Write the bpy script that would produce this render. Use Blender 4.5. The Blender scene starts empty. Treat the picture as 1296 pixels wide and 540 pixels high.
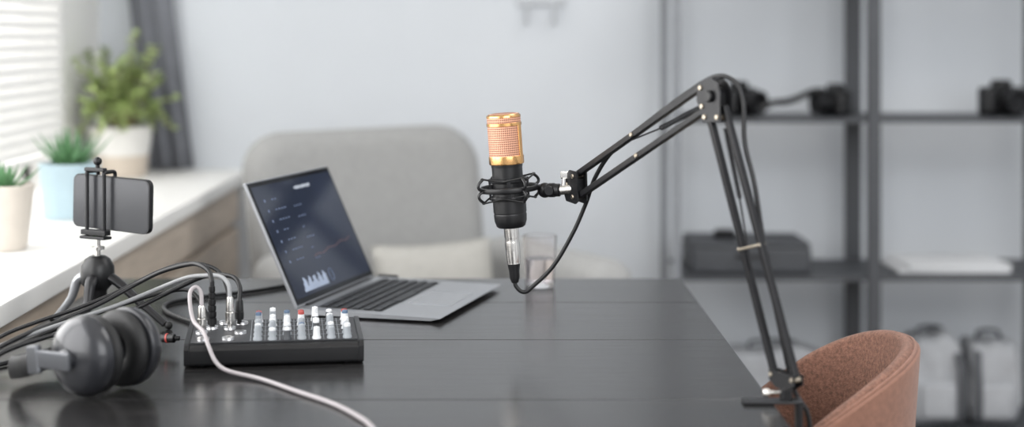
import bpy, bmesh, math, random
from mathutils import Vector, Matrix, noise
random.seed(7)
D=bpy.data; SC=bpy.context.scene; COL=SC.collection
V=Vector
def lin(c):
    out=[]
    for x in c:
        x=x/255.0
        out.append(x/12.92 if x<=0.04045 else ((x+0.055)/1.055)**2.4)
    return out
def mat(name,col,rough=.5,metal=0.,var=.08,scale=30.,bump=0.,bscale=None,spec=.5,coat=0.,stretch=(1,1,1),emis=0.,trans=0.,ior=1.45,alpha=1.,sheen=0.):
    m=D.materials.new(name); m.use_nodes=True; nt=m.node_tree; N=nt.nodes; L=nt.links
    b=N['Principled BSDF']; c=lin(col)
    tc=N.new('ShaderNodeTexCoord'); mp=N.new('ShaderNodeMapping'); mp.inputs['Scale'].default_value=stretch
    L.new(tc.outputs['Object'],mp.inputs['Vector'])
    nz=N.new('ShaderNodeTexNoise'); nz.inputs['Scale'].default_value=scale; nz.inputs['Detail'].default_value=4
    L.new(mp.outputs['Vector'],nz.inputs['Vector'])
    r=N.new('ShaderNodeValToRGB')
    r.color_ramp.elements[0].position=.3; r.color_ramp.elements[1].position=.7
    r.color_ramp.elements[0].color=[max(0,x*(1-var)) for x in c]+[1]
    r.color_ramp.elements[1].color=[min(1,x*(1+var)) for x in c]+[1]
    L.new(nz.outputs['Fac'],r.inputs['Fac']); L.new(r.outputs['Color'],b.inputs['Base Color'])
    b.inputs['Roughness'].default_value=rough; b.inputs['Metallic'].default_value=metal
    b.inputs['Specular IOR Level'].default_value=spec; b.inputs['Coat Weight'].default_value=coat
    b.inputs['Transmission Weight'].default_value=trans; b.inputs['IOR'].default_value=ior
    b.inputs['Alpha'].default_value=alpha
    if sheen: b.inputs['Sheen Weight'].default_value=sheen
    if emis:
        L.new(r.outputs['Color'],b.inputs['Emission Color']); b.inputs['Emission Strength'].default_value=emis
    if bump:
        n2=N.new('ShaderNodeTexNoise'); n2.inputs['Scale'].default_value=bscale or scale*3; n2.inputs['Detail'].default_value=5
        L.new(mp.outputs['Vector'],n2.inputs['Vector'])
        bp=N.new('ShaderNodeBump'); bp.inputs['Strength'].default_value=bump; bp.inputs['Distance'].default_value=.002
        L.new(n2.outputs['Fac'],bp.inputs['Height']); L.new(bp.outputs['Normal'],b.inputs['Normal'])
    return m

def spline(P,seg=8,closed=False):
    P=[V(p) for p in P]
    if len(P)<3: return P
    Q=([P[-1]]+P+[P[0],P[1]]) if closed else ([P[0]*2-P[1]]+P+[P[-1]*2-P[-2]])
    out=[]
    n=len(P) if closed else len(P)-1
    for i in range(n):
        a,b,c,d=Q[i],Q[i+1],Q[i+2],Q[i+3]
        for k in range(seg):
            t=k/seg
            out.append(.5*((2*b)+(c-a)*t+(2*a-5*b+4*c-d)*t*t+(3*b-a-3*c+d)*t**3))
    if not closed: out.append(P[-1])
    return out

class MB:
    def __init__(s): s.v=[]; s.f=[]; s.m=[]; s.mi=0
    def add(s,vs,fs,M=None):
        o=len(s.v)
        for p in vs:
            p=V(p); s.v.append(M@p if M else p)
        for f in fs: s.f.append([i+o for i in f]); s.m.append(s.mi)
        return s
    def bm(s,bm,M=None):
        bm.verts.index_update()
        s.add([v.co.copy() for v in bm.verts],[[v.index for v in f.verts] for f in bm.faces],M); bm.free(); return s
    def box(s,c,size,bev=0,seg=2,M=None):
        bm=bmesh.new(); bmesh.ops.create_cube(bm,size=1)
        for v in bm.verts: v.co=V((v.co.x*size[0],v.co.y*size[1],v.co.z*size[2]))
        if bev>0: bmesh.ops.bevel(bm,geom=bm.edges[:],offset=bev,segments=seg,profile=.5,affect='EDGES',clamp_overlap=True)
        T=Matrix.Translation(V(c)); return s.bm(bm,(M@T) if M else T)
    def box2(s,a,b,bev=0,seg=2,M=None):
        a=V(a);b=V(b); return s.box((a+b)/2,[abs(x) for x in (b-a)],bev,seg,M)
    def lathe(s,prof,n=40,M=None):
        vs=[];fs=[]
        for r,z in prof:
            for i in range(n):
                a=2*math.pi*i/n; vs.append((max(r,1e-5)*math.cos(a),max(r,1e-5)*math.sin(a),z))
        k=len(prof)
        for j in range(k-1):
            for i in range(n):
                i2=(i+1)%n; fs.append([j*n+i,j*n+i2,(j+1)*n+i2,(j+1)*n+i])
        return s.add(vs,fs,M)
    def cyl(s,p0,p1,r0,r1=None,n=20,bev=0):
        p0=V(p0);p1=V(p1); d=p1-p0; L=d.length; r1=r0 if r1 is None else r1
        q=d.to_track_quat('Z','Y').to_matrix().to_4x4(); M=Matrix.Translation(p0)@q
        if bev: pr=[(0,0),(r0-bev,0),(r0,bev),(r1,L-bev),(r1-bev,L),(0,L)]
        else: pr=[(0,0),(r0,0),(r1,L),(0,L)]
        return s.lathe(pr,n,M)
    def tube(s,P,r,n=10,seg=8,closed=False,smooth=True,up=None,rb=None):
        P=spline(P,seg,closed) if smooth else [V(p) for p in P]
        N=len(P); vs=[]; fs=[]
        ref=V(up) if up else None; prev=None
        for i in range(N):
            if closed: t=P[(i+1)%N]-P[i-1]
            else: t=P[min(i+1,N-1)]-P[max(i-1,0)]
            t.normalize()
            if ref is not None: b=(ref-t*ref.dot(t)).normalized()
            else:
                if prev is None:
                    b=V((0,0,1)) if abs(t.z)<.9 else V((1,0,0))
                else: b=prev
                b=(b-t*b.dot(t)).normalized()
            prev=b; a=t.cross(b)
            u=i/max(1,N-1)
            ra=r(u) if callable(r) else r
            rr=(rb(u) if callable(rb) else rb) if rb else ra
            for k in range(n):
                an=2*math.pi*k/n; vs.append(P[i]+a*math.cos(an)*ra+b*math.sin(an)*rr)
        for i in range(N if closed else N-1):
            j=(i+1)%N
            for k in range(n):
                k2=(k+1)%n; fs.append([i*n+k,i*n+k2,j*n+k2,j*n+k])
        if not closed: fs.append(list(range(n))[::-1]); fs.append([(N-1)*n+k for k in range(n)])
        return s.add(vs,fs)
    def bar(s,p0,p1,w,h,up,bev=.0012):
        p0=V(p0);p1=V(p1); z=(p1-p0).normalized(); y=(V(up)-z*V(up).dot(z)).normalized(); x=y.cross(z)
        M=Matrix((x,y,z)).transposed().to_4x4(); M=Matrix.Translation((p0+p1)/2)@M
        return s.box((0,0,0),(w,h,(p1-p0).length),bev,2,M)
    def extrude(s,pts,d,M=None):
        n=len(pts); vs=[(p[0],p[1],-d/2) for p in pts]+[(p[0],p[1],d/2) for p in pts]
        fs=[list(range(n))[::-1],[n+i for i in range(n)]]+[[i,(i+1)%n,n+(i+1)%n,n+i] for i in range(n)]
        return s.add(vs,fs,M)
    def sphere(s,c,r,n=24,sc=(1,1,1)):
        pr=[(math.sin(math.pi*i/(n//2))*r,-math.cos(math.pi*i/(n//2))*r) for i in range(n//2+1)]
        return s.lathe(pr,n,Matrix.Translation(V(c))@Matrix.Diagonal(V((*sc,1))))
def mkobj(name,mb,mats,off=None,angle=38):
    me=D.meshes.new(name); vs=[(v-V(off)) if off is not None else v for v in mb.v]
    me.from_pydata([tuple(v) for v in vs],[],mb.f)
    if not isinstance(mats,(list,tuple)): mats=[mats]
    for m in mats: me.materials.append(m)
    for p,mi in zip(me.polygons,mb.m): p.material_index=mi
    bm=bmesh.new(); bm.from_mesh(me); bmesh.ops.remove_doubles(bm,verts=bm.verts[:],dist=2e-5)
    bmesh.ops.recalc_face_normals(bm,faces=bm.faces[:]); bm.to_mesh(me); bm.free()
    me.shade_smooth(); me.set_sharp_from_angle(angle=math.radians(angle)); me.update()
    o=D.objects.new(name,me); COL.objects.link(o)
    if angle<80:
        wn=o.modifiers.new('weighted_normals','WEIGHTED_NORMAL'); wn.keep_sharp=True
    return o
def thing(name,loc,label,cat,rotz=0,group=None):
    e=D.objects.new(name,None); e.empty_display_size=.03; e.location=loc; e.rotation_euler=(0,0,math.radians(rotz)); COL.objects.link(e)
    e['label']=label; e['category']=cat
    if group: e['group']=group
    return e
def part(par,name,mb,mats,world=False,label=None,angle=38):
    o=mkobj(name,mb,mats,par.location if world else None,angle); o.parent=par
    if label: o['label']=label
    return o
def structure(name,mb,m):
    o=mkobj(name,mb,m); o['kind']='structure'; return o

# ------------------------------------------------------------ materials
m_wall=mat('painted_wall_paint',(202,206,211),.85,var=.02,scale=3)
m_white=mat('white_paint',(230,229,226),.45,var=.015,scale=6)
m_floor=mat('floor_boards',(160,152,143),.5,var=.15,scale=6,stretch=(1,8,1))
m_oak=mat('greyed_oak',(184,171,157),.6,var=.12,scale=9,stretch=(6,1,10),bump=.1)
m_blk=mat('black_plastic',(18,18,20),.38,var=.1)
m_blk2=mat('black_satin_metal',(32,32,34),.34,metal=.35,var=.08)
m_rub=mat('black_rubber',(18,18,19),.6)
m_shelf=mat('dark_shelf_metal',(62,64,68),.5,var=.05)
m_shelf2=mat('grey_shelf_metal',(122,125,130),.5,var=.05)
m_hook=mat('pale_grey_hook_metal',(184,187,191),.5,var=.03)
m_sil=mat('satin_silver',(200,200,202),.28,metal=.9,var=.03)
m_steel=mat('bright_steel',(215,212,208),.2,metal=1,var=.03)
m_brass=mat('warm_nickel_bolt',(186,176,160),.3,metal=1,var=.03)
m_gold=mat('polished_gold',(218,170,114),.22,metal=1,var=.06)
m_alu=mat('laptop_aluminium',(158,160,164),.35,metal=.7,var=.02)
m_key=mat('dark_keycap',(36,38,42),.5)
m_cable=mat('black_cable_jacket',(22,22,24),.42)
m_wcable=mat('pinkish_grey_cable_jacket',(158,152,154),.4,var=.03)
m_gcable=mat('pale_grey_cable_jacket',(136,137,139),.4,var=.03)
m_red=mat('red_plastic',(160,66,60),.4)
m_blue=mat('blue_plastic',(84,104,128),.4)
m_knob=mat('pale_grey_knob',(150,155,160),.4,var=.04)
m_knobd=mat('dark_grey_knob',(70,72,76),.4,var=.04)
m_capw=mat('white_knob_cap',(214,216,218),.35,var=.02)
m_panel=mat('mixer_panel_grey',(46,47,50),.5,var=.1,scale=60)
m_greyfab=mat('grey_upholstery',(148,148,147),.9,var=.05,scale=60,bump=.2,bscale=300,sheen=.1)
m_cush=mat('greyed_cushion_fabric',(168,166,161),.9,var=.05,scale=60,bump=.3,bscale=250)
m_terra=mat('brown_boucle',(118,84,70),.95,var=.38,scale=240,bump=.8,bscale=500,sheen=.08)
m_terra2=mat('brown_velvet',(128,92,77),.9,var=.12,scale=120,bump=.3,bscale=500,sheen=.12)
m_curt=mat('grey_curtain_fabric',(112,114,120),.9,var=.05,scale=30)
m_blind=mat('white_blind_slat',(222,221,218),.5,var=.02)
m_leaf=mat('yellow_green_leaf',(166,184,120),.5,var=.28,scale=40)
m_aloe=mat('aloe_green',(94,136,94),.45,var=.25,scale=50)
m_stem=mat('plant_stem',(140,130,90),.7)
m_soil=mat('soil',(60,48,40),.95,var=.3,bump=.6)
m_potb=mat('pale_blue_glazed_pot',(172,193,202),.5,var=.04)
m_potc=mat('cream_ceramic_pot',(204,196,186),.55,var=.04)
m_potw=mat('white_ceramic_pot',(214,212,208),.5,var=.03)
m_pott=mat('tan_pot_base',(194,182,168),.6,var=.05)
m_hpgrey=mat('dark_headphone_shell',(44,45,49),.28,metal=.2,var=.05,coat=.3)
m_hpalu=mat('headphone_slider_grey',(100,102,106),.34,metal=.6,var=.03)
m_tleg=mat('tripod_leg_painted_highlight',(150,152,156),.35,metal=.3)  # highlight along the left leg, painted in as a paler colour
m_foam=mat('black_leatherette',(24,24,25),.55,bump=.2)
m_phone=mat('graphite_phone_glass',(58,59,62),.22,metal=.3,var=.05,scale=8)
m_glass=mat('clear_glass',(255,253,253),.02,trans=1.,ior=1.17,var=.0)
m_paper=mat('pale_paper',(205,206,208),.7,var=.03)
m_bag=mat('grey_canvas_bag',(158,160,164),.9,var=.06,scale=25,bump=.4)
m_bagd=mat('dark_bag_strap',(74,76,80),.8)
m_box=mat('dark_grey_box',(62,64,68),.6,var=.06)

def table_mat():
    m=D.materials.new('black_stained_wood'); m.use_nodes=True; nt=m.node_tree; N=nt.nodes; L=nt.links; b=N['Principled BSDF']
    tc=N.new('ShaderNodeTexCoord'); mp=N.new('ShaderNodeMapping'); mp.inputs['Scale'].default_value=(1.6,22,4)
    L.new(tc.outputs['Object'],mp.inputs['Vector'])
    nz=N.new('ShaderNodeTexNoise'); nz.inputs['Scale'].default_value=5; nz.inputs['Detail'].default_value=8; nz.inputs['Roughness'].default_value=.65
    L.new(mp.outputs['Vector'],nz.inputs['Vector'])
    r=N.new('ShaderNodeValToRGB'); r.color_ramp.elements[0].position=.3; r.color_ramp.elements[1].position=.75
    r.color_ramp.elements[0].color=(*lin((18,18,19)),1); r.color_ramp.elements[1].color=(*lin((50,49,49)),1)
    L.new(nz.outputs['Fac'],r.inputs['Fac']); L.new(r.outputs['Color'],b.inputs['Base Color'])
    r2=N.new('ShaderNodeMapRange'); r2.inputs['To Min'].default_value=.13; r2.inputs['To Max'].default_value=.28
    L.new(nz.outputs['Fac'],r2.inputs['Value']); L.new(r2.outputs['Result'],b.inputs['Roughness'])
    b.inputs['Specular IOR Level'].default_value=.46
    bp=N.new('ShaderNodeBump'); bp.inputs['Strength'].default_value=.09; bp.inputs['Distance'].default_value=.002
    L.new(nz.outputs['Fac'],bp.inputs['Height']); L.new(bp.outputs['Normal'],b.inputs['Normal'])
    return m
m_table=table_mat()
def grille_mat():
    m=D.materials.new('copper_mesh_grille'); m.use_nodes=True; nt=m.node_tree; N=nt.nodes; L=nt.links; b=N['Principled BSDF']
    tc=N.new('ShaderNodeTexCoord'); sp=N.new('ShaderNodeSeparateXYZ'); L.new(tc.outputs['Object'],sp.inputs[0])
    def mth(op,a,bv=None):
        n=N.new('ShaderNodeMath'); n.operation=op
        for i,x in enumerate((a,bv)):
            if x is None: continue
            if isinstance(x,(int,float)): n.inputs[i].default_value=x
            else: L.new(x,n.inputs[i])
        return n.outputs[0]
    an=mth('MULTIPLY',mth('ARCTAN2',sp.outputs['Y'],sp.outputs['X']),26.)
    z=mth('MULTIPLY',sp.outputs['Z'],1100.)
    p=mth('MULTIPLY',mth('SINE',mth('ADD',an,z)),mth('SINE',mth('SUBTRACT',an,z)))
    r=N.new('ShaderNodeValToRGB'); r.color_ramp.elements[0].position=.0; r.color_ramp.elements[1].position=.5
    r.color_ramp.elements[0].color=(*lin((222,168,140)),1); r.color_ramp.elements[1].color=(*lin((112,70,54)),1)
    L.new(p,r.inputs['Fac']); L.new(r.outputs['Color'],b.inputs['Base Color'])
    b.inputs['Metallic'].default_value=.4; b.inputs['Roughness'].default_value=.5
    bp=N.new('ShaderNodeBump'); bp.invert=True; bp.inputs['Strength'].default_value=.4; bp.inputs['Distance'].default_value=.001
    L.new(p,bp.inputs['Height']); L.new(bp.outputs['Normal'],b.inputs['Normal'])
    return m
m_grille=grille_mat()

# ------------------------------------------------------------ room
WX=-1.05; BY=4.05
structure('floor',MB().box2((-1.25,-1,-.05),(2.5,BY+.1,0)),m_floor)
structure('ceiling',MB().box2((-1.25,-1,2.7),(2.5,BY+.1,2.75)),m_white)
structure('wall_back',MB().box2((-1.25,BY,0),(2.5,BY+.1,2.7)),m_wall)
structure('wall_right',MB().box2((2.4,.5,0),(2.5,BY,2.7)),m_wall)
w=MB()
w.box2((WX-.15,-1,0),(WX,BY,.765)); w.box2((WX-.15,-1,2.3),(WX,BY,2.7))
w.box2((WX-.15,3.66,.765),(WX,BY,2.3)); w.box2((WX-.15,-1,.765),(WX,-.2,2.3))
structure('wall_left',w,m_white)
w=MB()
for y in (-.18,.8,1.75,2.7,3.62): w.box2((WX-.12,y-.03,.80),(WX-.06,y+.03,2.3),.004)
for z in (.83,2.27): w.box2((WX-.12,-.2,z-.03),(WX-.06,3.66,z+.03),.004)
structure('window_1',w,m_white)
structure('trim_1',MB().box2((WX,.9,.762),(-.66,BY,.794),.004),m_white)
structure('baseboard_back',MB().box2((-.6,BY-.015,0),(2.4,BY,.09),.003),m_white)
t=thing('radiator_cover',(-.85,2.5,0),'greyed oak boxed cover standing under the white window sill','radiator cover')
b=MB(); b.box2((WX+.002,.9,0),(-.70,BY-.02,.755)); part(t,'body',b,m_oak,True)
for z0,z1 in ((.02,.24),(.26,.48),(.50,.645),(.665,.752)):
    b=MB(); b.box2((-.699,.9,z0),(-.68,BY-.02,z1),.003); part(t,'front_board',b,m_oak,True)
t=thing('window_blind',(WX+.03,3.0,2.28),'white horizontal slatted blind hanging in front of the window','blind')
b=MB()
z=.90
while z<2.24:
    b.box((WX+.035,2.95,z),(.026,1.26,.0018),M=Matrix.Translation(V((WX+.035,0,z)))@Matrix.Rotation(math.radians(64),4,'Y')@Matrix.Translation(V((-WX-.035,0,-z)))); z+=.025
so=part(t,'slats',b,m_blind,True); so['kind']='stuff'
b=MB(); b.box2((WX+.015,2.32,2.24),(WX+.055,3.58,2.28),.003); part(t,'head_rail',b,m_white,True)
b=MB(); b.box2((WX+.02,2.32,.872),(WX+.05,3.58,.886),.003); part(t,'bottom_rail',b,m_white,True)
t=thing('curtain',(-.93,4.0,.8),'grey pleated curtain hanging beside the window','curtain')
vs=[];fs=[];nu,nv=48,24
for j in range(nv+1):
    z=.80+(2.4-.80)*j/nv
    for i in range(nu+1):
        u=i/nu; lean=max(-(z-.8)*.16,-.10)
        vs.append((-.985+u*.115+.078+lean*.80, 4.012+.007*math.sin(u*math.pi*5)+.003*math.sin(u*19+z*5), z))
for j in range(nv):
    for i in range(nu):
        a=j*(nu+1)+i; fs.append([a,a+1,a+nu+2,a+nu+1])
b=MB(); b.add(vs,fs); c=part(t,'cloth',b,m_curt,True,angle=80)
so=c.modifiers.new('thick','SOLIDIFY'); so.thickness=.003
b=MB(); b.cyl((-1.02,4.005,2.41),(-.6,4.005,2.41),.01,bev=.003); part(t,'rod',b,m_sil,True)
t=thing('wall_hook',(.115,BY,1.2),'pale grey wall hook rail with two pegs','hook')
b=MB(); b.box2((.05,BY-.010,1.225),(.18,BY,1.245),.004); part(t,'rail',b,m_hook,True)
for x in (.078,.150):
    b=MB(); b.tube([(x,BY-.008,1.235),(x,BY-.02,1.22),(x,BY-.022,1.19),(x,BY-.035,1.178)],.005); part(t,'peg',b,m_hook,True)

# ------------------------------------------------------------ table
t=thing('table',(-.17,1.85,0),'black stained wooden plank table with a satin top','table')
TX0,TX1,TY0,TY1=-.64,.302,1.12,2.536
b=MB(); ys=[TY0,1.36,1.70,2.03,2.31,TY1]
for i in range(5): b.box2((TX0,ys[i]+.0007,.722),(TX1,ys[i+1]-.0007,.75),.0010)
part(t,'tabletop',b,m_table,True,angle=12)
for y in (TY0+.05,TY1-.07):
    b=MB(); b.box2((TX0+.06,y,.65),(TX1-.12,y+.02,.722)); part(t,'apron',b,m_table,True)
for x in (TX0+.06,TX1-.15):
    for y in (TY0+.05,TY1-.10):
        b=MB(); b.box2((x,y,0),(x+.05,y+.05,.722),.003); part(t,'leg',b,m_table,True)

# ------------------------------------------------------------ laptop
lt=thing('laptop',(-.288,2.20,.75),'open silver laptop with dark audio software on its screen','laptop',rotz=-16.5)
W_,Dp=.304,.216
b=MB()
pts=[(0,0.009),(0.004,.0105),(Dp-.002,.0075),(Dp,.0068),(Dp-.014,.0035),(.012,.0025)]
Mx=Matrix(((1,0,0,0),(0,0,-1,0),(0,1,0,0),(0,0,0,1)))
b.extrude(pts,W_,Matrix.Translation(V((0,W_/2,0)))@Mx)
part(lt,'base',b,m_alu)
for x in (.02,Dp-.03):
    for y in (.03,W_-.03): b=MB(); b.cyl((x,y,0),(x,y,.004),.006); part(lt,'foot',b,m_rub)
slope=-(.003)/(Dp-.006)
kb=MB(); Mk=Matrix.Translation(V((.004,0,.0106)))@Matrix.Rotation(-math.atan(slope),4,'Y')
kb.box2((.018,.022,-.0006),(.118,W_-.022,.0003),M=Mk); kbo=part(lt,'keyboard',kb,m_blk)
km=MB(); km.box((0,0,.0010),(.0155,.0160,.0018),.0006)
kme=mkobj('key',km,m_key); first=True
for r in range(6):
    cols=14
    for c in range(cols):
        if r==5 and 4<=c<=8: continue
        if first: o=kme; first=False
        else: o=kme.copy(); COL.objects.link(o)
        o.parent=kbo; o.location=Mk@V((.027+r*.0165,.033+c*(W_-.066)/13,.0002)); o.rotation_euler=(0,-math.atan(slope),0)
        if r==0: o.scale=(.6,1,1)
o=kme.copy(); COL.objects.link(o); o.name='key'; o.parent=kbo; o.location=Mk@V((.027+5*.0165,.033+6*(W_-.066)/13,.0002)); o.scale=(1,5.3,1)
b=MB(); b.box2((.130,W_/2-.055,-.0003),(.196,W_/2+.055,.0004),.0002,M=Mk); part(lt,'touchpad',b,mat('touchpad_grey',(150,152,156),.25,metal=.6,var=.02))
b=MB(); b.cyl((.003,.03,.0095),(.003,W_-.03,.0095),.0038); part(lt,'hinge',b,m_blk)
lid=MB(); lid.box2((-.006,0,0),(-.0005,W_,.207),.002)
lo=part(lt,'lid',lid,m_alu); lo.location=(.002,0,.0110); lo.rotation_euler=(0,math.radians(-25),0); lo.scale=(1,1,.945)
m_bez=mat('glossy_black_bezel',(14,15,18),.12)
b=MB(); b.box2((-.0008,.003,.004),(.0004,W_-.003,.204),.0004); bz=part(lo,'bezel',b,m_bez)
m_disp=mat('dark_blue_grey_display',(36,42,56),.07,var=.25,scale=5,emis=.25,spec=.8)
b=MB(); b.box2((.0004,.008,.012),(.0006,W_-.008,.197)); part(lo,'display',b,m_disp)
m_ui=mat('dim_screen_graphic',(94,106,130),.4,emis=.28); m_uig=mat('pale_screen_graph',(140,150,168),.4,emis=.4); m_uiw=mat('bright_screen_title',(180,186,195),.4,emis=.5); m_uio=mat('orange_screen_line',(110,76,72),.4,emis=.25)
X0=.00075
def uib(y,z,w,h): u.box((X0,y,z),(.0002,w,h))
random.seed(3)
u=MB()
for row in range(7):
    z=.172-row*.017
    uib(.034,z,.004,.004)
    for k in range(random.randint(2,4)): uib(.060+k*.010,z,.006,.0016)
for row in range(6):
    z=.150-row*.018
    for k in range(random.randint(1,3)): uib(.125+k*.010,z+.003,.006,.0016)
so=part(lo,'screen_text',u,m_ui); so['kind']='stuff'
u=MB()
for k in range(26):
    h=.004+.016*abs(math.sin(k*.6))+.004*random.random(); uib(.045+k*.0034,.018+.5*h,.0030,h)
part(lo,'screen_graph',u,m_uig)
u=MB()
u.tube([(X0,.150+.007*math.cos(a*.3927),.030+.010*math.sin(a*.3927)) for a in range(16)],.0006,6,2,closed=True)
part(lo,'screen_dial',u,m_ui)
u=MB()
for k in range(9): u.box((X0,.150+k*.0065,.182),(.0002,.0042,.005 if k%3 else .0035))
part(lo,'screen_title',u,m_uiw)
u=MB(); u.tube([(X0,.12+k*.010,.066+.0016*math.sin(k*1.3)+k*.0008) for k in range(16)],.0005,6,3); part(lo,'screen_line',u,m_uio)

# ------------------------------------------------------------ mixer
mx=thing('audio_mixer',(-.379,1.853,.75),'compact black audio mixer with rows of pale knobs','audio mixer',rotz=8)
MW=.217; ZR=.0315
b=MB(); prof=[(0.002,.003),(0,.006),(0,.021),(.004,.025),(.012,.0275),(.132,ZR),(.140,ZR),(.142,ZR-.003),(.142,.003)]
Mp=Matrix(((0,0,1,0),(1,0,0,0),(0,1,0,0),(0,0,0,1)))
b.extrude(prof,MW-.012,Matrix.Translation(V((MW/2,0,0)))@Mp)
part(mx,'body',b,m_blk)
for x in (.003,MW-.003):
    b=MB(); pr=[(y-(.001 if y<.08 else -.001),z+(.0015 if z>.02 else 0)) for y,z in prof]
    b.extrude(pr,.006,Matrix.Translation(V((x,0,0)))@Mp); part(mx,'side_cheek',b,m_blk2)
for x in (.02,MW-.02):
    for y in (.02,.125): b=MB(); b.cyl((x,y,0),(x,y,.004),.006); part(mx,'foot',b,m_rub)
sl=(ZR-.0275)/.120
def pz(y): return .0275+(y-.012)*sl
Mpan=Matrix.Translation(V((0,.012,.0275)))@Matrix.Rotation(math.atan(sl),4,'X')
b=MB(); b.box2((.007,0,0),(MW-.007,.122,.0012),M=Mpan); b.mi=1
for x in (.079,.0965,.1145,.1325,.1505,.1685,.187): b.box2((x,.004,.0012),(x+.0006,.118,.0015),M=Mpan)
for y in (.03,.055,.08,.105): b.box2((.085,y,.0012),(.205,y+.0005,.0015),M=Mpan)
part(mx,'control_panel',b,[m_panel,m_knob])
cols=[.0880,.1058,.1238,.1418,.1598,.1780,.1975]; rows=[.020,.045,.070,.095,.119]
knobm={}
for nm,sk,cm in (('w',m_knob,m_capw),('r',m_knob,m_red),('b',m_knob,m_blue),('g',m_knob,m_knob),('W',m_capw,m_capw),('d',m_knobd,m_capw),('R',m_capw,m_red),('B',m_capw,m_blue)):
    k=MB(); k.lathe([(0,0),(.0056,0),(.0056,.002),(.0044,.004),(.0040,.011),(.0038,.0118),(0,.0118)],18)
    k.mi=1; k.lathe([(.0039,.0114),(.0038,.0138),(.0032,.0145),(0,.0145)],18); k.box((0,.002,.0148),(.0008,.0035,.0006))
    ko=mkobj('knob',k,[sk,cm]); knobm[nm]=[ko,False]
pat=['gwdgWgw','wgwbdwg','gwWgwgW','bWgRdwB','RwbrWdR']
for j,y in enumerate(rows):
    for i,x in enumerate(cols):
        c=pat[j][i]
        e=knobm[c]
        if not e[1]: o=e[0]; e[1]=True
        else: o=e[0].copy(); COL.objects.link(o)
        o.parent=mx; o.location=(x,y,pz(y)+.001); o.scale=(1,1,1.25 if (i+2*j)%3==0 else 1.0)
for nm in knobm:
    if not knobm[nm][1]: D.objects.remove(knobm[nm][0])
for (x,y) in ((.022,.028),(.052,.028),(.018,.065),(.030,.090),(.052,.085),(.066,.060),(.018,.117),(.045,.117),(.067,.112)):
    b=MB(); M=Matrix.Translation(V((x,y,pz(y))))
    b.lathe([(.004,.0005),(.004,.004),(.0075,.004),(.0078,.001),(.0085,.0)],20,M); b.lathe([(0,.0008),(.004,.0008)],20,M)
    part(mx,'jack_socket',b,m_sil)

# ------------------------------------------------------------ cables
m_plug=m_blk
def plug(t,p,h,m,kind=0,axis=(0,0,1)):
    M=Matrix.Translation(V(p))@V(axis).to_track_quat('Z','Y').to_matrix().to_4x4()
    b=MB()
    if kind==0: b.lathe([(0,0),(.0030,0),(.0030,.006),(.0054,.006),(.0058,.010),(.0058,h*.5),(.0050,h*.52),(.0054,h*.56),(.0044,h*.95),(.003,h),(0,h)],18,M)
    else:
        pr=[(0,0),(.0035,0),(.0035,.004),(.006,.004)]
        for i in range(6):
            z=.006+i*(h-.01)/6; pr+=[(.0060-i*.0004,z),(.0060-i*.0004,z+(h-.01)/9),(.0046-i*.0003,z+(h-.01)/8.5)]
        pr+=[(.0028,h),(0,h)]; b.lathe(pr,18,M)
    return part(t,'plug',b,m,True)
def cord(name,loc,label,P,r,m):
    t=thing(name,loc,label,'cable'); b=MB(); b.tube(P,r,10); part(t,'cord',b,m,True); return t
t=cord('audio_cable',(-.370,1.920,.783),'pale pinkish grey cable trailing from the mixer across the table',[(-.370,1.920,.814),(-.372,1.925,.830),(-.379,1.925,.837),(-.384,1.915,.829),(-.376,1.895,.802),(-.358,1.868,.792),(-.347,1.843,.780),(-.335,1.825,.765),(-.318,1.812,.757),(-.275,1.785,.7535),(-.225,1.725,.753),(-.1805,1.671,.753),(-.150,1.62,.753),(-.129,1.571,.753),(-.10,1.46,.753),(-.05,1.30,.753)],.0026,m_wcable)
plug(t,(-.370,1.920,.782),.033,m_steel)
t=cord('audio_cable',(-.362,1.946,.784),'black cable with ribbed plug arching from the mixer',[(-.362,1.946,.840),(-.367,1.953,.852),(-.380,1.965,.858),(-.397,1.98,.8575),(-.437,2.0,.845),(-.475,2.01,.826),(-.514,1.98,.806),(-.550,1.93,.794),(-.585,1.87,.784),(-.618,1.80,.768),(-.63,1.70,.7535),(-.625,1.55,.7535)],.0030,m_cable)
plug(t,(-.362,1.946,.783),.058,m_plug,1)
t=cord('audio_cable',(-.339,1.944,.784),'grey cable with white and silver plug arching from the mixer',[(-.339,1.944,.821),(-.342,1.95,.836),(-.355,1.965,.844),(-.38,1.985,.842),(-.4116,2.02,.833),(-.455,2.03,.815),(-.49,2.0,.803),(-.53,1.95,.794),(-.565,1.90,.787),(-.600,1.85,.778),(-.622,1.77,.762),(-.612,1.60,.7535)],.0028,m_gcable)
plug(t,(-.339,1.944,.782),.040,m_steel)
t=cord('audio_cable',(-.331,1.968,.785),'black cable looping over the tripod leg from the mixer',[(-.331,1.968,.813),(-.332,1.975,.830),(-.345,1.99,.840),(-.38,2.01,.838),(-.42,2.03,.820),(-.45,2.035,.805),(-.48,2.0,.793),(-.52,1.93,.786),(-.56,1.88,.781),(-.595,1.83,.772),(-.610,1.72,.7535),(-.58,1.6,.7535)],.0030,m_cable)
plug(t,(-.331,1.968,.783),.031,m_plug)
t=cord('audio_cable',(-.345,1.99,.78),'slim black cable draped over the other cables behind the mixer',[(-.350,1.999,.772),(-.352,2.02,.800),(-.370,2.04,.838),(-.41,2.05,.848),(-.45,2.05,.838),(-.50,2.02,.815),(-.54,1.97,.802),(-.58,1.92,.793),(-.610,1.88,.783),(-.630,1.82,.765),(-.634,1.68,.7535)],.0026,m_cable)
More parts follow.
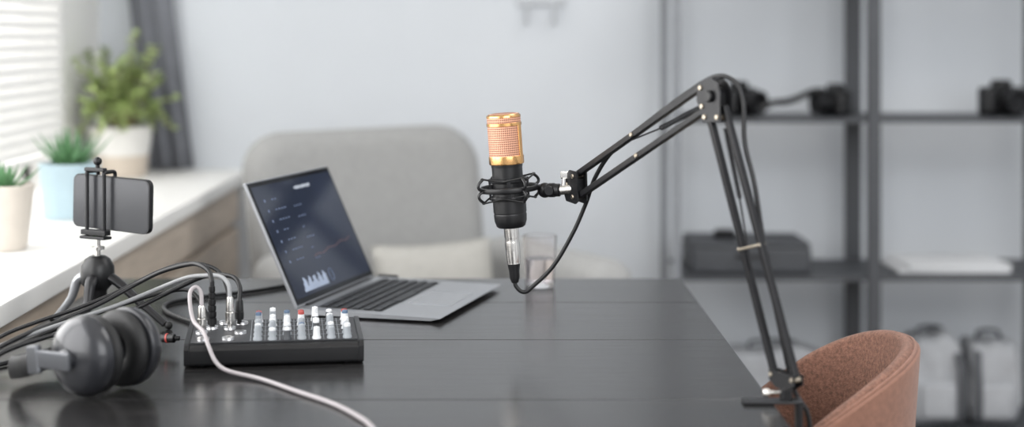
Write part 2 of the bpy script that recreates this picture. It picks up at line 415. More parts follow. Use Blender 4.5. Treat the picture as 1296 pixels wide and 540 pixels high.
t=cord('audio_cable',(-.37,1.99,.77),'slim black cable from the back of the mixer crossing the tripod',[(-.375,1.996,.770),(-.385,2.02,.790),(-.41,2.045,.812),(-.45,2.05,.808),(-.50,2.03,.795),(-.54,1.98,.785),(-.575,1.92,.776),(-.60,1.87,.768),(-.625,1.80,.757),(-.62,1.66,.7535)],.0026,m_cable)
t=thing('audio_cable',(-.407,1.99,.77),'black cable with red ringed plug at the mixer side','cable')
b=MB(); b.cyl((-.404,1.950,.768),(-.410,1.950,.768),.003); b.cyl((-.410,1.950,.768),(-.432,1.955,.767),.0058,.0050,bev=.001); part(t,'plug',b,m_blk,True)
b=MB(); b.cyl((-.419,1.9520,.7677),(-.4212,1.9525,.7675),.0061); part(t,'plug_ring',b,m_red,True)
b=MB(); b.tube([(-.430,1.955,.767),(-.450,1.965,.762),(-.475,1.985,.756),(-.52,1.985,.756),(-.56,1.94,.756),(-.60,1.87,.7535),(-.634,1.78,.7535),(-.634,1.6,.7535)],.0030,10)
part(t,'cord',b,m_cable,True)
t=cord('audio_cable',(-.344,2.43,.75),'thin black cable lying on the table behind the laptop',[(-.372,2.02,.765),(-.40,2.10,.755),(-.47,2.20,.7535),(-.49,2.28,.7535),(-.44,2.345,.7535),(-.385,2.385,.7535),(-.344,2.43,.7535),(-.29,2.495,.7535),(-.235,2.518,.7535),(-.19,2.512,.7535)],.0032,m_cable)
b=MB(); b.cyl((-.195,2.513,.7555),(-.163,2.503,.7555),.0052,bev=.001); part(t,'plug',b,m_blk,True)

# ------------------------------------------------------------ headphones
hp=thing('headphones',(-.441,1.733,.75),'dark grey and black closed-back headphones lying on the table','headphones',rotz=57)
R=.0450; CZ=R+.002
for sgn in (-1,1):
    M=Matrix.Translation(V((sgn*.028,0,CZ)))@V((sgn,0,0)).to_track_quat('Z','Y').to_matrix().to_4x4()
    b=MB(); b.lathe([(0,-.001),(R-.004,-.001),(R-.001,.001),(R,.004),(R-.001,.010),(R-.004,.016),(R-.010,.022),(R-.018,.026),(R-.028,.029),(.012,.030),(.0115,.033),(.009,.035),(0,.035)],48,M)
    cup=part(hp,'ear_cup',b,m_hpgrey)
    b=MB(); ring=[((R-.016)*math.cos(a*math.pi/12),(R-.016)*math.sin(a*math.pi/12),-.009) for a in range(24)]
    b.tube([M@V(p) for p in ring],.015,14,2,closed=True,up=M.to_3x3()@V((0,0,1)),rb=.0095); part(cup,'ear_cushion',b,m_foam)
    b=MB(); b.lathe([(0,.0348),(.004,.0348),(.0038,.0362),(0,.0362)],20,M); part(cup,'accent_dot',b,m_red)
    x=sgn*.0645
    b=MB(); b.bar((x,-.012,CZ),(x,.042,CZ-.002),.006,.020,(0,0,1),.0025)
    b.bar((x,.036,CZ-.002),(x-sgn*.004,.058,CZ-.006),.009,.032,(0,0,1),.003)
    part(hp,'yoke',b,m_hpalu)
b=MB()
zb=CZ-.010
b.tube([(-.060,.054,zb),(-.058,.075,zb-.006),(-.048,.102,zb-.012),(-.028,.120,zb-.016),(0,.126,zb-.018),(.028,.120,zb-.016),(.048,.102,zb-.012),(.058,.075,zb-.006),(.060,.054,zb)],.0045,14,8,up=(0,0,1),rb=.013)
part(hp,'headband',b,m_foam)

# ------------------------------------------------------------ tripod & phone
tp=thing('mini_tripod',(-.5555,2.132,.75),'black tabletop mini tripod with a phone clamp','tripod')
H=V((-.5555,2.132,0))
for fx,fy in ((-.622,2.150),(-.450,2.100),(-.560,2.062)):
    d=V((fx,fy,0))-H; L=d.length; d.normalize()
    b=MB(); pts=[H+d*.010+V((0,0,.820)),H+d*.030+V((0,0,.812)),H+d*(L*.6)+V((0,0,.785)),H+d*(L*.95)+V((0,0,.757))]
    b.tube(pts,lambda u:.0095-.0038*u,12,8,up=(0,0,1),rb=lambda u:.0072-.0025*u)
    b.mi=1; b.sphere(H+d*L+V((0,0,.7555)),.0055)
    part(tp,'leg',b,[m_tleg if fx<-.6 else m_blk2,m_rub],True)  # only the left leg gets the painted highlight colour
b=MB(); M=Matrix.Translation(V((H.x,H.y,.782)))
b.lathe([(0,0),(.010,0),(.013,.004),(.013,.016),(.016,.020),(.022,.026),(.0235,.038),(.0225,.050),(.017,.060),(.011,.064),(.0,.065)],32,M)
part(tp,'ball_head',b,m_blk,True)
b=MB(); M=Matrix.Translation(V((H.x,H.y,.846)))
b.lathe([(0,0),(.0042,0),(.0042,.008),(.0095,.009),(.0095,.013),(.004,.014),(.004,.026),(0,.026)],20,M)
part(tp,'screw_post',b,m_steel,True)
yaw=30; a40=math.radians(yaw); U=V((math.cos(a40),-math.sin(a40),0)); NF=V((-math.sin(a40),-math.cos(a40),0)); PC=V((-.534,2.130,.919))
b=MB()
for s0 in (-.036,-.004):
    q=PC+U*s0+NF*.0125
    b.cyl((q.x,q.y,.874),(q.x,q.y,.960),.0028,n=14)
    b.tube([(q.x,q.y,.955),(q.x,q.y,.9615),q+NF*(-.008)+V((0,0,.9625-q.z)),q+NF*(-.020)+V((0,0,.9615-q.z)),q+NF*(-.021)+V((0,0,.952-q.z))],.0028,10,5)
def cb_(s0,s1,n0,n1,z,w,h): b.bar(PC+U*s0+NF*n0+V((0,0,z-PC.z)),PC+U*s1+NF*n1+V((0,0,z-PC.z)),w,h,(0,0,1),.001)
cb_(-.043,.003,.0125,.0125,.879,.012,.007); cb_(-.043,.003,.0125,.0125,.872,.016,.004); cb_(-.038,-.002,.0125,.0125,.966,.008,.005); cb_(-.025,-.025,.010,-.012,.8785,.02,.004)
q=PC+U*-.016+NF*.0125
b.cyl((q.x,q.y,.966),(q.x,q.y,.974),.003); b.sphere((q.x,q.y,.9775),.006)
part(tp,'phone_clamp',b,m_blk2,True)
ph=thing('smartphone',tuple(PC),'graphite smartphone held sideways in the tripod clamp','smartphone',rotz=-yaw)
ph.rotation_euler=(0,math.radians(1.5),math.radians(-yaw))
def rrect(w,h,r,n=6):
    out=[]
    for cx,cy,a0 in ((w/2-r,h/2-r,0),(-w/2+r,h/2-r,90),(-w/2+r,-h/2+r,180),(w/2-r,-h/2+r,270)):
        for i in range(n+1):
            a=math.radians(a0+90*i/n); out.append((cx+r*math.cos(a),cy+r*math.sin(a)))
    return out
Mph=Matrix.Rotation(math.radians(90),4,'X')
b=MB(); b.extrude(rrect(.142,.074,.010),.0078,Mph); part(ph,'body',b,m_blk2)
b=MB(); b.extrude(rrect(.139,.071,.009),.0004,Matrix.Translation(V((0,-.0040,0)))@Mph); part(ph,'screen',b,m_phone)
b=MB(); b.extrude(rrect(.139,.071,.009),.0004,Matrix.Translation(V((0,.0040,0)))@Mph); part(ph,'back_cover',b,m_phone)
b=MB(); b.box((-.02,0,.0373),(.016,.0025,.001),.0003); part(ph,'side_button',b,m_sil)

# ------------------------------------------------------------ glass
gl=thing('drinking_glass',(.067,2.455,.75),'clear drinking glass with a little water standing on the table','glass')
b=MB(); b.lathe([(0,.0005),(.021,.0005),(.0232,.003),(.0272,.081),(.0266,.0818),(.0260,.081),(.0222,.008),(0,.007)],32); part(gl,'tumbler',b,m_glass)
m_water=mat('water',(252,247,247),.01,trans=1.,ior=1.18,var=0)
b=MB(); b.lathe([(0,.0073),(.0219,.0083),(.0241,.045),(0,.045)],32); part(gl,'water',b,m_water)

# ------------------------------------------------------------ microphone
mc=thing('condenser_microphone',(.0177,2.02,.899),'black and gold condenser microphone with copper mesh grille','microphone')
mc.rotation_euler=(0,math.radians(-4),0)
b=MB(); b.lathe([(0,.001),(.0165,.001),(.019,.003),(.0212,.010),(.0218,.018),(.0212,.019),(.0212,.0205),(.0218,.0215),(.0218,.045),(.0208,.047),(.0202,.052),(.0202,.080),(.0208,.0815),(.0208,.085),(0,.085)],48)
part(mc,'body',b,m_blk)
for pr in ([(.0208,.084),(.0228,.0845),(.0232,.086),(.0232,.0945),(.0226,.0955),(.0218,.0955)],[(.0225,.1345),(.0231,.135),(.0231,.1385),(.0225,.139)],[(.0220,.1455),(.0228,.146),(.0226,.1485),(.0205,.1502),(.0200,.149)]):
    b=MB(); b.lathe(pr,48); part(mc,'gold_ring',b,m_gold)
b=MB(); b.lathe([(.0222,.095),(.0222,.1345),(.0222,.1462)],64); part(mc,'grille',b,m_grille)
b=MB(); b.lathe([(.0205,.1498),(.015,.1512),(0,.1518)],48); part(mc,'grille_top',b,m_grille)
for a in (-30,150):
    a=math.radians(a); b=MB(); b.box((0,0,0),(.0018,.007,.0415),.0005,M=Matrix.Translation(V((.0226*math.cos(a),.0226*math.sin(a),.115)))@Matrix.Rotation(a,4,'Z'))
    part(mc,'side_strip',b,m_gold)
cb=thing('microphone_cable',(.0177,2.02,.87),'black microphone cable with silver connector running along the boom arm','cable')
Mt=Matrix.Translation(V((.0177,2.02,.899)))@Matrix.Rotation(math.radians(-4),4,'Y')
b=MB(); b.lathe([(0,.000),(.0098,.000),(.0098,-.012),(.0092,-.013),(.0092,-.018),(.0098,-.019),(.0098,-.034),(.0088,-.0445),(.0088,-.047),(0,-.047)][::-1],28,Mt); b.box((0,-.0093,-.024),(.004,.0015,.010),.0004,M=Mt)
part(cb,'connector',b,m_steel,True)
b=MB(); b.lathe([(0,-.0465),(.0085,-.0465),(.0078,-.052),(.0070,-.056),(.0066,-.066),(.0045,-.072),(0,-.0725)],24,Mt); part(cb,'strain_relief',b,m_blk,True)
p0=Mt@V((0,0,-.070))
b=MB(); b.tube([p0,p0+V((.001,0,-.006)),(.0295,2.02,.8165),(.036,2.02,.815),(.0436,2.02,.820),(.0727,2.018,.849),(.098,2.01,.893),(.115,2.0,.934),(.1255,1.975,.970),(.146,1.935,1.008),(.185,1.86,1.050),(.224,1.79,1.088),(.2480,1.745,1.1060),(.2660,1.73,1.101),(.2755,1.725,1.078),(.2770,1.722,1.033),(.2865,1.712,.985),(.297,1.705,.911),(.313,1.700,.825),(.329,1.704,.760),(.345,1.706,.73),(.345,1.71,.68),(.335,1.72,.50),(.34,1.75,.25)],.0028,10)
part(cb,'cord',b,m_cable,True)

# ------------------------------------------------------------ boom arm
E=V((.248,1.74,1.084)); Mq=V((.103,1.998,.956)); B=V((.316,1.684,.777))
arm=thing('microphone_boom_arm',(.312,1.684,.75),'black metal scissor boom arm clamped to the table edge','microphone arm')
hd=V((Mq.x-E.x,Mq.y-E.y,0)).normalized(); nn=hd.cross(V((0,0,1))).normalized()
d1=(Mq-E).normalized(); u1=(V((0,0,1))-d1*d1.z).normalized()
d2=(B-E).normalized(); u2=(hd-d2*hd.dot(d2)).normalized()
A1=E+hd*.012+V((0,0,.002)); A2=E+V((0,0,-.014))
for s in (1,-1):
    b=MB(); b.bar(A1+u1*.0135*s,Mq+u1*.0135*s,.008,.0075,u1); part(arm,'upper_bar',b,m_blk2,True)
for s in (1,-1):
    b=MB(); b.bar(A2+u2*.0155*s,B+u2*.0180*s,.0075,.0075,u2); part(arm,'lower_bar',b,m_blk2,True)
def spring(a,c,r,wire,turns):
    d=(c-a); z=d.normalized(); x=z.orthogonal().normalized(); y=z.cross(x); P=[]
    n=turns*8
    for i in range(n+1):
        t=i/n; an=2*math.pi*turns*t; P.append(a+d*t+(x*math.cos(an)+y*math.sin(an))*r)
    bb=MB(); bb.tube(P,wire,5,1,smooth=False); return bb
for a,c,u,sgn in ((A1,Mq,u1,1),(A2,B,u2,1)):
    s0=a+(c-a)*.08-u*.007; s1=a+(c-a)*.34; s2=a+(c-a)*.60+u*.012
    sp=spring(s0,s1,.0026,.0007,34); part(arm,'spring',sp,m_blk2,True)
    sp=MB(); sp.cyl(s1,s2,.0011,n=8); part(arm,'spring_rod',sp,m_blk2,True)
Ml=Matrix((hd,V((0,0,1)),nn)).transposed().to_4x4()
def plates(pts,P,name,halfw,th,web):
    bb=MB()
    for s in (1,-1): bb.extrude(pts,th,Matrix.Translation(P+nn*s*halfw)@Ml)
    bb.extrude([(x*.5,y*.5) for x,y in pts],web,Matrix.Translation(P)@Ml)
    return part(arm,name,bb,m_blk2,True)
pe=[(.026,-.006),(.025,.010),(.014,.018),(0,.020),(-.010,.016),(-.017,.006),(-.017,-.012),(-.018,-.028),(.014,-.030),(.018,-.019)]
plates(pe,E,'elbow_bracket',.008,.0018,.014)
def bolts(P,lst,r=.0030,hw=.0095):
    for (x,y) in lst:
        c=P+hd*x+V((0,0,y)); b=MB(); b.cyl(c-nn*(hw+.0015),c+nn*(hw+.0015),r,bev=.0008,n=14); part(arm,'bolt',b,m_brass,True)
bolts(E,((.018,.009),(.015,-.012),(-.013,-.023),(.010,-.024)))
c=E+nn*.009
b=MB(); b.cyl(c,c+nn*.005,.0070,bev=.0015); part(arm,'elbow_knob',b,m_blk,True)
b=MB(); b.cyl(E-nn*.009,E-nn*.014,.0070,bev=.0015); part(arm,'elbow_knob',b,m_blk,True)
pm=[(-.012,.020),(.006,.021),(.018,.012),(.022,-.006),(.014,-.020),(-.008,-.022),(-.014,-.018)]
plates(pm,Mq,'head_bracket',.007,.002,.012)
bolts(Mq,((-.002,.0135),(-.002,-.0135),(.013,.002)),.0030,.008)
pb=[(-.021,.007),(.021,.007),(.021,-.004),(.009,-.011),(-.009,-.011),(-.021,-.004)]
plates(pb,B,'base_bracket',.0060,.0018,.011)
bolts(B,((-.0175,.002),(.0175,.002)),.0026,.0070)
c=A2+(B-A2)*.52
b=MB(); b.bar(c-u2*.020,c+u2*.020,.009,.0030,d2,.0008); part(arm,'cable_clip',b,m_brass,True)
b=MB(); b.cyl(c+u2*.018,c+u2*.025,.0032,bev=.0008); part(arm,'bolt',b,m_brass,True)
c=A1+(Mq-A1)*.52
for s in (1,-1):
    b=MB(); b.cyl(c-nn*.006+u1*.0135*s,c+nn*.006+u1*.0135*s,.0030,bev=.0008); part(arm,'bolt',b,m_brass,True)
b=MB(); b.box2((.268,1.674,.7502),(.334,1.694,.7540),.0012); b.box2((.327,1.674,.686),(.333,1.694,.7540),.0015); b.box2((.272,1.675,.682),(.333,1.693,.688),.0015)
part(arm,'clamp_body',b,m_blk2,True)
b=MB(); b.cyl((.286,1.684,.712),(.286,1.684,.650),.0038); b.cyl((.286,1.684,.712),(.286,1.684,.720),.010,bev=.001); b.cyl((.286,1.684,.652),(.286,1.684,.644),.009,bev=.002)
b.cyl((.270,1.684,.648),(.302,1.684,.648),.0025)
part(arm,'clamp_screw',b,m_steel,True)
b=MB(); b.cyl((.316,1.684,.7535),(.316,1.684,.772),.0072,bev=.001); part(arm,'socket',b,m_blk2,True)
b=MB(); b.cyl((.296,1.678,.763),(.309,1.682,.763),.0022); b.cyl((.289,1.676,.763),(.296,1.678,.763),.0045,bev=.001); part(arm,'thumb_screw',b,m_steel,True)
b=MB(); SMc=V((.0148,2.02,.951))
j0=V((.060,2.016,.949)); j1=V((.082,2.008,.950)); 
b.cyl(j0,j1,.0085,bev=.0015); b.cyl(j0+(j1-j0)*.35,j0+(j1-j0)*.65,.0094); b.sphere(j0+V((.002,0,0)),.0100)
b.cyl((.0665,2.001,.9495),(.0665,2.028,.9495),.0065,bev=.001)
part(arm,'ball_joint',b,m_blk2,True)
b=MB(); b.cyl(j1,j1+V((.020,-.008,.003)),.0065,bev=.001); b.cyl((.086,2.006,.950),(.0875,2.006,.966),.0035); b.box((.0878,2.006,.970),(.012,.004,.010),.0015)
part(arm,'thread_adapter',b,m_steel,True)
sm=MB(); tl=Matrix.Translation(SMc)@Matrix.Rotation(math.radians(-4),4,'Y')
def ringp(r,z,n=24,ph=0): return [tl@V((r*math.cos(2*math.pi*i/n+ph),r*math.sin(2*math.pi*i/n+ph),z)) for i in range(n)]
upv=tl.to_3x3()@V((0,0,1))
sm.tube(ringp(.0375,0,8,math.pi/8),.0020,8,3,closed=True,smooth=True,up=upv,rb=.0038)
for k in range(4):
    a=math.radians(k*90+28); c_=math.cos(a); s_=math.sin(a)
    for q in (1,-1):
        sm.tube([tl@V(p) for p in ((.0375*c_,.0375*s_,0),(.0445*c_,.0445*s_,.004*q),(.0440*c_,.0440*s_,.010*q),(.037*c_,.037*s_,.016*q))],.0020,8,4)
sm.bar(tl@V((.037,0,0)),j0,.010,.007,(0,0,1))
part(arm,'shock_mount',sm,m_blk,True)
b=MB()
for z in (.011,-.012): b.tube(ringp(.0240,z,24),.0014,8,2,closed=True,up=upv,rb=.0028)
for k in range(4):
    a=math.radians(k*90); c_=math.cos(a); s_=math.sin(a)
    b.bar(tl@V((.0250*c_,.0250*s_,-.014)),tl@V((.0250*c_,.0250*s_,.014)),.005,.003,tl.to_3x3()@V((c_,s_,0)),.0005)
part(arm,'inner_cage',b,m_blk2,True)
for z in (.013,-.013):
    b=MB(); P=[]
    for k in range(8):
        a=math.radians(k*45-17); r=.0260 if k%2==0 else .0400; P.append(tl@V((r*math.cos(a),r*math.sin(a),z+(.003 if k%2 else -.002)*(1 if z>0 else -1))))
    for k in range(8): b.cyl(P[k],P[(k+1)%8],.0012,n=8)
    part(arm,'elastic_band',b,m_rub,True)

# ------------------------------------------------------------ plants
def pot(t,prof,m,soilz,rs,name='pot'):
    b=MB(); b.lathe(prof,40); part(t,name,b,m)
    b=MB(); b.lathe([(0,soilz+.002),(rs*.7,soilz+.001),(rs,soilz)],32); part(t,'soil',b,m_soil)
def aloe(t,z0,n,Lmin,Lmax,wd,seed,name='foliage'):
    random.seed(seed); b=MB()
    for i in range(n):
        a=i*2.399+random.random()*.3; f=(i+1)/n; tilt=math.radians(10+58*f*random.uniform(.8,1.1)); L=random.uniform(Lmin,Lmax)*(1.0-.25*(1-f))
        d=V((math.cos(a),math.sin(a),0)); r0=.012*f
        p0=d*r0+V((0,0,z0-.004)); p1=p0+(d*math.sin(tilt*.9)+V((0,0,math.cos(tilt*.9))))*L*.5
        p2=p1+(d*math.sin(tilt*.75)+V((0,0,math.cos(tilt*.75))))*L*.5
        b.tube([p0,p1,p2],lambda u:max(.0004,wd*(1-u)**.7*(1.0 if u>.1 else .8)),8,6,up=(d*math.cos(tilt)-V((0,0,math.sin(tilt)))),rb=lambda u:max(.0004,wd*.45*(1-u)**.7))
    part(t,name,b,m_aloe)
SZ=.7945
t=thing('potted_aloe',(-.825,2.563,SZ),'small aloe in a cream ceramic pot on the window sill','plant')
pot(t,[(0,0),(.036,0),(.039,.004),(.049,.098),(.051,.104),(.050,.108),(.046,.108),(.044,.098),(0,.096)],m_potc,.1,.044); aloe(t,.1,16,.05,.075,.008,2)
t=thing('potted_succulent',(-.836,3.0,SZ),'spiky green succulent in a pale blue pot on the window sill','plant')
pot(t,[(0,0),(.047,0),(.050,.004),(.058,.098),(.060,.105),(.057,.107),(.053,.105),(.052,.096),(0,.094)],m_potb,.098,.052); aloe(t,.098,24,.08,.115,.010,5)
t=thing('potted_shrub',(-.945,3.845,SZ),'airy yellow-green leafy plant in a white two-tone pot','plant')
b=MB(); b.lathe([(0,0),(.060,0),(.064,.004),(.070,.055)],40); part(t,'pot_base',b,m_pott)
pot(t,[(.070,.055),(.080,.118),(.082,.125),(.078,.127),(.075,.123),(.074,.112),(0,.110)],m_potw,.114,.074)
random.seed(11); sb=MB(); lb=MB()
for i in range(60):
    a=random.random()*6.283; rr=random.uniform(.02,.165); low=(i%4==0)
    hh=(random.uniform(-.01,.05) if low else random.uniform(.07,.27)*(1-.3*(rr/.165))); 
    if low: rr=random.uniform(.09,.15)
    tip=V((max(-.090,rr*math.cos(a)),max(-.16,min(.06,rr*math.sin(a))),.115+hh)); base=V((.02*math.cos(a),.02*math.sin(a),.11)); mid=(base+tip)/2+V((0,0,.02+(.03 if low else 0)))
    P=spline([base,mid,tip],6); sb.tube([base,mid,tip],.0012,5,4)
    for k,p in enumerate(P[6:]):
        for q in range(3):
            an=random.random()*6.283; d=V((math.cos(an),math.sin(an),random.uniform(-.2,.8))).normalized(); L=random.uniform(.012,.022)
            if p.x+d.x*L<-.1: d.x=abs(d.x)
            s=d.cross(V((0,0,1))).normalized()*L*.46; n=s.cross(d).normalized()*L*.12
            lb.add([p,p+d*L*.35+s-n,p+d*L*.8+s*.8,p+d*L*1.1,p+d*L*.8-s*.8,p+d*L*.35-s-n,p+d*L*.5+n],[[0,1,6],[1,2,6],[2,3,6],[3,4,6],[4,5,6],[5,0,6]])
so=part(t,'stem',sb,m_stem); so['kind']='stuff'
so=part(t,'foliage',lb,m_leaf,angle=80); so['kind']='stuff'

# ------------------------------------------------------------ armchair
ac=thing('armchair',(-.13,3.22,0),'grey upholstered armchair with rounded backrest','armchair',rotz=30)
def soft(t,name,c,size,bev,m,M=None,seg=6):
    b=MB(); b.box(c,size,bev,seg,M); return part(t,name,b,m,angle=80)
Mb=Matrix.Translation(V((0,.27,.40)))@Matrix.Rotation(math.radians(-10),4,'X')@Matrix.Rotation(math.radians(90),4,'X')
pts=[]
for cx,cy,r,a0 in ((.18,.440,.105,0),(-.205,.455,.085,90)):
    for i in range(9):
        a=math.radians(a0+90*i/8); pts.append((cx+r*math.cos(a),cy+r*math.sin(a)))
pts+=[(-.275,0),(.275,0)]
bm=bmesh.new()
vt=[bm.verts.new((x,y,-.065)) for x,y in pts]; f=bm.faces.new(vt)
ex=bmesh.ops.extrude_face_region(bm,geom=[f]); 
for v in [g for g in ex['geom'] if isinstance(g,bmesh.types.BMVert)]: v.co.z+=.13
bm.normal_update()
ed=[e for e in bm.edges if abs(e.verts[0].co.z-e.verts[1].co.z)<1e-6]
bmesh.ops.bevel(bm,geom=ed,offset=.055,segments=6,profile=.5,affect='EDGES',clamp_overlap=True)
b=MB(); b.bm(bm,Mb); part(ac,'backrest',b,m_greyfab,angle=80)
soft(ac,'seat',(0,-.02,.32),(.45,.50,.20),.05,m_greyfab)
for x in (-.275,.275): soft(ac,'armrest',(x,-.02,.419),(.12,.50,.54),.05,m_greyfab)
for x in (-.26,.26):
    for y in (-.22,.20):
        b=MB(); b.cyl((x,y,0),(x*.95,y*.95,.17),.012,.018); part(ac,'leg',b,m_shelf)
cu=thing('cushion',(-.125,3.28,.565),'pale greyish square cushion leaning in the armchair','cushion',rotz=30)
vs=[];fs=[];n=20
for side in (1,-1):
    for j in range(n+1):
        for i in range(n+1):
            x=(i/n*2-1); y=(j/n*2-1); th=max(0,(1-x**4)*(1-y**4))**.6
            vs.append((x*.145*(1-.05*(1-y*y)),side*th*.045,y*.145*(1-.05*(1-x*x))))
for s in (0,1):
    o=s*(n+1)**2
    for j in range(n):
        for i in range(n): a=o+j*(n+1)+i; fs.append([a,a+1,a+n+2,a+n+1])
b=MB(); b.add(vs,fs,Matrix.Rotation(math.radians(-14),4,'X')); part(cu,'cover',b,m_cush,angle=80)

# ------------------------------------------------------------ brown chair
ch=thing('dining_chair',(.364,1.95,0),'brown fabric tub chair tucked beside the table','chair',rotz=-8)
nphi,nz=56,14; PH=math.radians(112)
def rimh(p):
    q=abs(math.degrees(p))/78.; return .774-.066*q**2.2 if q<1 else .708-.166*(q-1)
def shellpt(p,t,off):
    top=rimh(p)-.010; z=.43+(top-.43)*t; r=.130+.030*(t**.7)
    r+=off; return V((r*math.cos(p),r*1.2*math.sin(p),z))
def shell(o0,o1):
    vs=[];fs=[]
    for i in range(nphi+1):
        p=-PH+2*PH*i/nphi; col=[shellpt(p,j/nz,o1) for j in range(nz+1)]
        a=shellpt(p,1,o1); bq=shellpt(p,1,o0); mid=(a+bq)/2; rad=(a-bq)/2
        for k in range(1,6):
            an=math.pi*k/6; col.append(mid+rad*math.cos(an)+V((0,0,min(.009,rad.length)*math.sin(an))))
        col+= [shellpt(p,j/nz,o0) for j in range(nz,-1,-1)]
        vs+=col; W=len(col)
    for i in range(nphi):
        for k in range(W-1): fs.append([i*W+k,(i+1)*W+k,(i+1)*W+k+1,i*W+k+1])
        fs.append([i*W+W-1,(i+1)*W+W-1,(i+1)*W,i*W])
    fs.append(list(range(W))); fs.append([nphi*W+k for k in range(W)][::-1])
    return MB().add(vs,fs)
part(ch,'backrest_padding',shell(-.018,.0),m_terra,angle=80)
part(ch,'backrest_shell',shell(.0,.006),m_terra2,angle=80)
b=MB(); b.tube([shellpt(-PH+2*PH*i/30,1,.0)+V((0,0,.004)) for i in range(31)],.0024,8,3); part(ch,'piping',b,m_terra2)
b=MB(); b.lathe([(0,.40),(.11,.40),(.128,.41),(.132,.43),(.132,.45),(.125,.468),(.10,.475),(0,.48)],40,Matrix.Diagonal(V((1,1.18,1,1)))); part(ch,'seat',b,m_terra,angle=80)
for a in (45,135,225,315):
    a=math.radians(a); b=MB(); b.cyl((.09*math.cos(a),.11*math.sin(a),.405),(.15*math.cos(a),.17*math.sin(a),0),.011,.007); part(ch,'leg',b,m_blk)

# ------------------------------------------------------------ shelving
sh=thing('shelving_unit',(.89,3.80,0),'dark metal open shelving unit against the wall','shelf')
FY,RY=3.65,3.95
for x,wd,y,m in ((.425,.018,FY,m_shelf2),(.428,.018,RY,m_shelf2),(.893,.030,FY,m_shelf),(.913,.040,RY,m_shelf),(1.37,.032,FY,m_shelf),(1.37,.032,RY,m_shelf)):
    b=MB(); b.box2((x-wd/2,y-.012,0),(x+wd/2,y+.012,2.2),.002); part(sh,'post',b,m,True)
for z in (.20,.575,.95,1.34,1.75):
    b=MB(); b.box2((.438,FY+.0125,z-.007),(1.385,RY-.0125,z),.001); b.box2((.436,FY-.004,z-.010),(1.355,FY+.012,z),.001); part(sh,'shelf_board',b,m_shelf,True)
def camera_obj(x,y,z,rot,label,s=1.):
    t=thing('camera',(x,y,z+.0005),label,'camera',rotz=rot,group='cameras on the upper shelf')
    b=MB(); b.box((0,0,.04*s),(.125*s,.05*s,.08*s),.012*s,4); b.box((0,0,.085*s),(.05*s,.045*s,.03*s),.01*s,3); b.box((-.05*s,-.018*s,.04*s),(.028*s,.05*s,.07*s),.011*s,3); part(t,'body',b,m_blk)
    b=MB(); M=Matrix.Translation(V((.008*s,-.02*s,.04*s)))@V((0,-1,0)).to_track_quat('Z','Y').to_matrix().to_4x4()
    b.lathe([(0,0),(.032*s,0),(.032*s,.03*s),(.029*s,.032*s),(.034*s,.036*s),(.034*s,.062*s),(.028*s,.062*s),(.024*s,.050*s),(0,.046*s)],28,M); part(t,'lens',b,m_blk2)
    return t
camera_obj(.595,3.80,.95,35,'black camera resting on the upper metal shelf',.85)
camera_obj(.835,3.80,.95,-70,'small black camera with its lens turned aside on the shelf',.78)
camera_obj(1.245,3.80,.95,12,'large black camera on the upper metal shelf',.88)
t=thing('camera_strap',(.68,3.76,.9505),'dark camera strap lying along the shelf','strap')
b=MB(); b.tube([(.640,3.74,.968),(.67,3.73,.984),(.70,3.74,.986),(.73,3.75,.994),(.77,3.76,1.010),(.80,3.77,1.012)],.004,8,6,up=(0,0,1),rb=.008); part(t,'band',b,m_blk,True)
t=thing('storage_box',(.61,3.79,.5755),'dark grey flat equipment case on the metal shelf','case')
b=MB(); b.box((0,0,.031),(.29,.20,.062),.008,3); part(t,'case_body',b,m_box)
b=MB(); b.box((0,0,.068),(.285,.195,.011),.004,2); part(t,'case_lid',b,m_box)
b=MB(); b.tube([(-.03,-.100,.045),(-.03,-.118,.045),(.03,-.118,.045),(.03,-.100,.045)],.004,8,4); part(t,'handle',b,m_blk)
t=thing('camera_lens',(.56,3.79,.649),'black camera lens on top of the grey case','lens')
b=MB(); b.lathe([(0,0),(.026,0),(.028,.003),(.028,.014),(.024,.017),(.024,.020),(0,.021)],28); part(t,'barrel',b,m_blk)
zz=.5755
for i,(dx,h,w) in enumerate(((0,.009,.27),(.008,.008,.25))):
    t=thing('magazine',(1.10+dx,3.79,zz),'pale magazine lying flat in a low pile','magazine',rotz=(0,4,-5)[i],group='magazines on the middle shelf')
    b=MB(); b.box((0,0,h/2),(w,.19,h),.0015,1); part(t,'pages',b,m_paper)
    b=MB(); b.box((0,0,h+.0006),(w+.003,.193,.0012)); part(t,'cover',b,m_paper); zz+=h+.0016
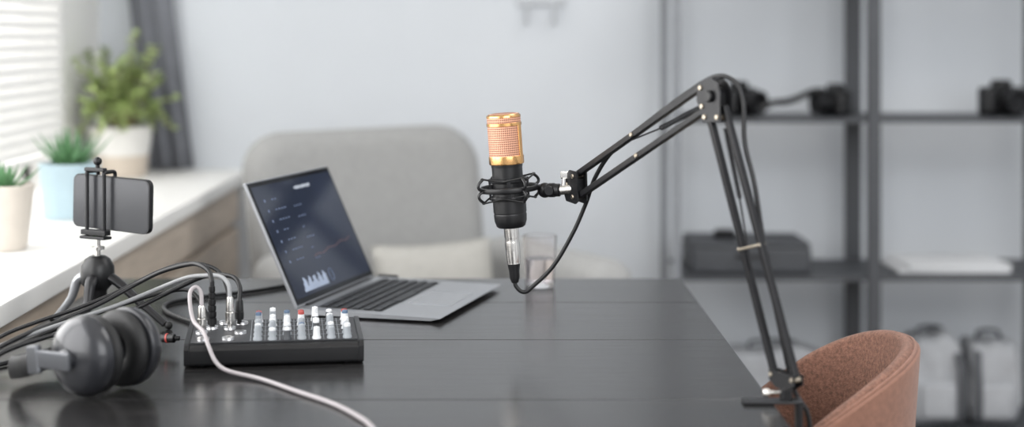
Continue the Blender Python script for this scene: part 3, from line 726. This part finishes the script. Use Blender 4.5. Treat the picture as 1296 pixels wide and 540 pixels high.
for (x,s,wx,lab,sd) in ((1.068,1.0,.56,'upright grey canvas bag with a dark strap on the bottom shelf',1),(1.212,.96,.54,'slim grey canvas backpack with a dark strap on the bottom shelf',9),(.68,.85,1.3,'pale wide canvas bag on the bottom shelf',5)):
    t=thing('backpack',(x,3.80,.2005),lab,'bag',group='bags on the bottom shelf')
    bm=bmesh.new(); bmesh.ops.create_cube(bm,size=1); bmesh.ops.subdivide_edges(bm,edges=bm.edges[:],cuts=11,use_grid_fill=True)
    for v in bm.verts:
        p=v.co*2
        ln=(abs(p.x)**7+abs(p.y)**7+abs(p.z)**7)**(1/7.); p=p/ln*max(abs(c) for c in p)
        taper=1-.10*max(0,p.z); nz_=noise.noise(p*1.7+V((sd,0,0)))*.10
        zz_=max(0,(.105+p.z*.105)*s*(1+ .12*noise.noise(V((p.x*1.3,sd,0)))*(p.z>0)))
        v.co=V((p.x*.12*s*wx*taper*(1+nz_),p.y*.075*s*taper*(1+nz_*1.5),zz_))
    b=MB(); b.bm(bm); part(t,'body',b,m_bag,angle=80)
    b=MB(); b.box((0,-.076*s,.062*s),(.16*s*wx,.03*s,.09*s),.013*s,4); part(t,'pocket',b,m_bag,angle=80)
    b=MB(); hw=.05*wx; b.tube([(-hw*s,0,.195*s),(-hw*.9*s,0,.225*s),(hw*.9*s,0,.225*s),(hw*s,0,.195*s)],.005*s,8,6); part(t,'handle',b,m_bagd)
    b=MB(); xx=.095*wx if sd==1 else -.095*wx; b.tube([(xx*s*.8,-.050*s,.200*s),(xx*s,-.082*s,.15*s),(xx*s,-.090*s,.11*s),(xx*s,-.090*s,.04*s),(xx*s,-.080*s,.012*s)],.003*s,8,5,up=(1,0,0),rb=.010*s); part(t,'strap',b,m_bagd)

# ------------------------------------------------------------ lights & world
def area(name,loc,target,sx,sy,e,col=(1,1,1)):
    l=D.lights.new(name,'AREA'); l.shape='RECTANGLE'; l.size=sx; l.size_y=sy; l.energy=e; l.color=col
    o=D.objects.new(name,l); COL.objects.link(o); o.location=loc
    o.rotation_euler=(V(target)-V(loc)).to_track_quat('-Z','Y').to_euler(); return o
area('window_daylight',(-1.45,1.75,1.55),(0,1.75,1.3),3.8,1.5,104,(1,.993,.985))
area('added_overhead_fill',(1.3,2.5,2.66),(1.3,2.7,0),1.6,1.8,37,(1,.99,.98))  # unseen soft fill added overhead to brighten the room, no real fitting
area('room_daylight',(1.2,-.6,1.9),(1.0,3.2,1.0),2.2,1.6,52,(.98,.99,1))
wd=D.worlds.new('daylight'); SC.world=wd; wd.use_nodes=True
wn=wd.node_tree; bg=wn.nodes['Background']; sky=wn.nodes.new('ShaderNodeTexSky')
sky.sky_type='HOSEK_WILKIE'; sky.turbidity=8; sky.sun_direction=(-.6,-.5,.6)
mixn=wn.nodes.new('ShaderNodeMixRGB'); mixn.inputs[0].default_value=.9; mixn.inputs[2].default_value=(.94,.965,1,1)
wn.links.new(sky.outputs[0],mixn.inputs[1]); wn.links.new(mixn.outputs[0],bg.inputs['Color']); bg.inputs['Strength'].default_value=.92
SC.view_settings.view_transform='Standard'; SC.view_settings.exposure=0

# ------------------------------------------------------------ camera
cd=D.cameras.new('camera'); co=D.objects.new('camera',cd); COL.objects.link(co)
co.location=(0,0,1.157); co.rotation_euler=(math.radians(90),0,0)
cd.sensor_width=36; cd.lens=54; cd.shift_x=.0139; cd.shift_y=-.1775; cd.clip_start=.05
cd.dof.use_dof=True; cd.dof.focus_distance=2.0; cd.dof.aperture_fstop=2.0
SC.camera=co
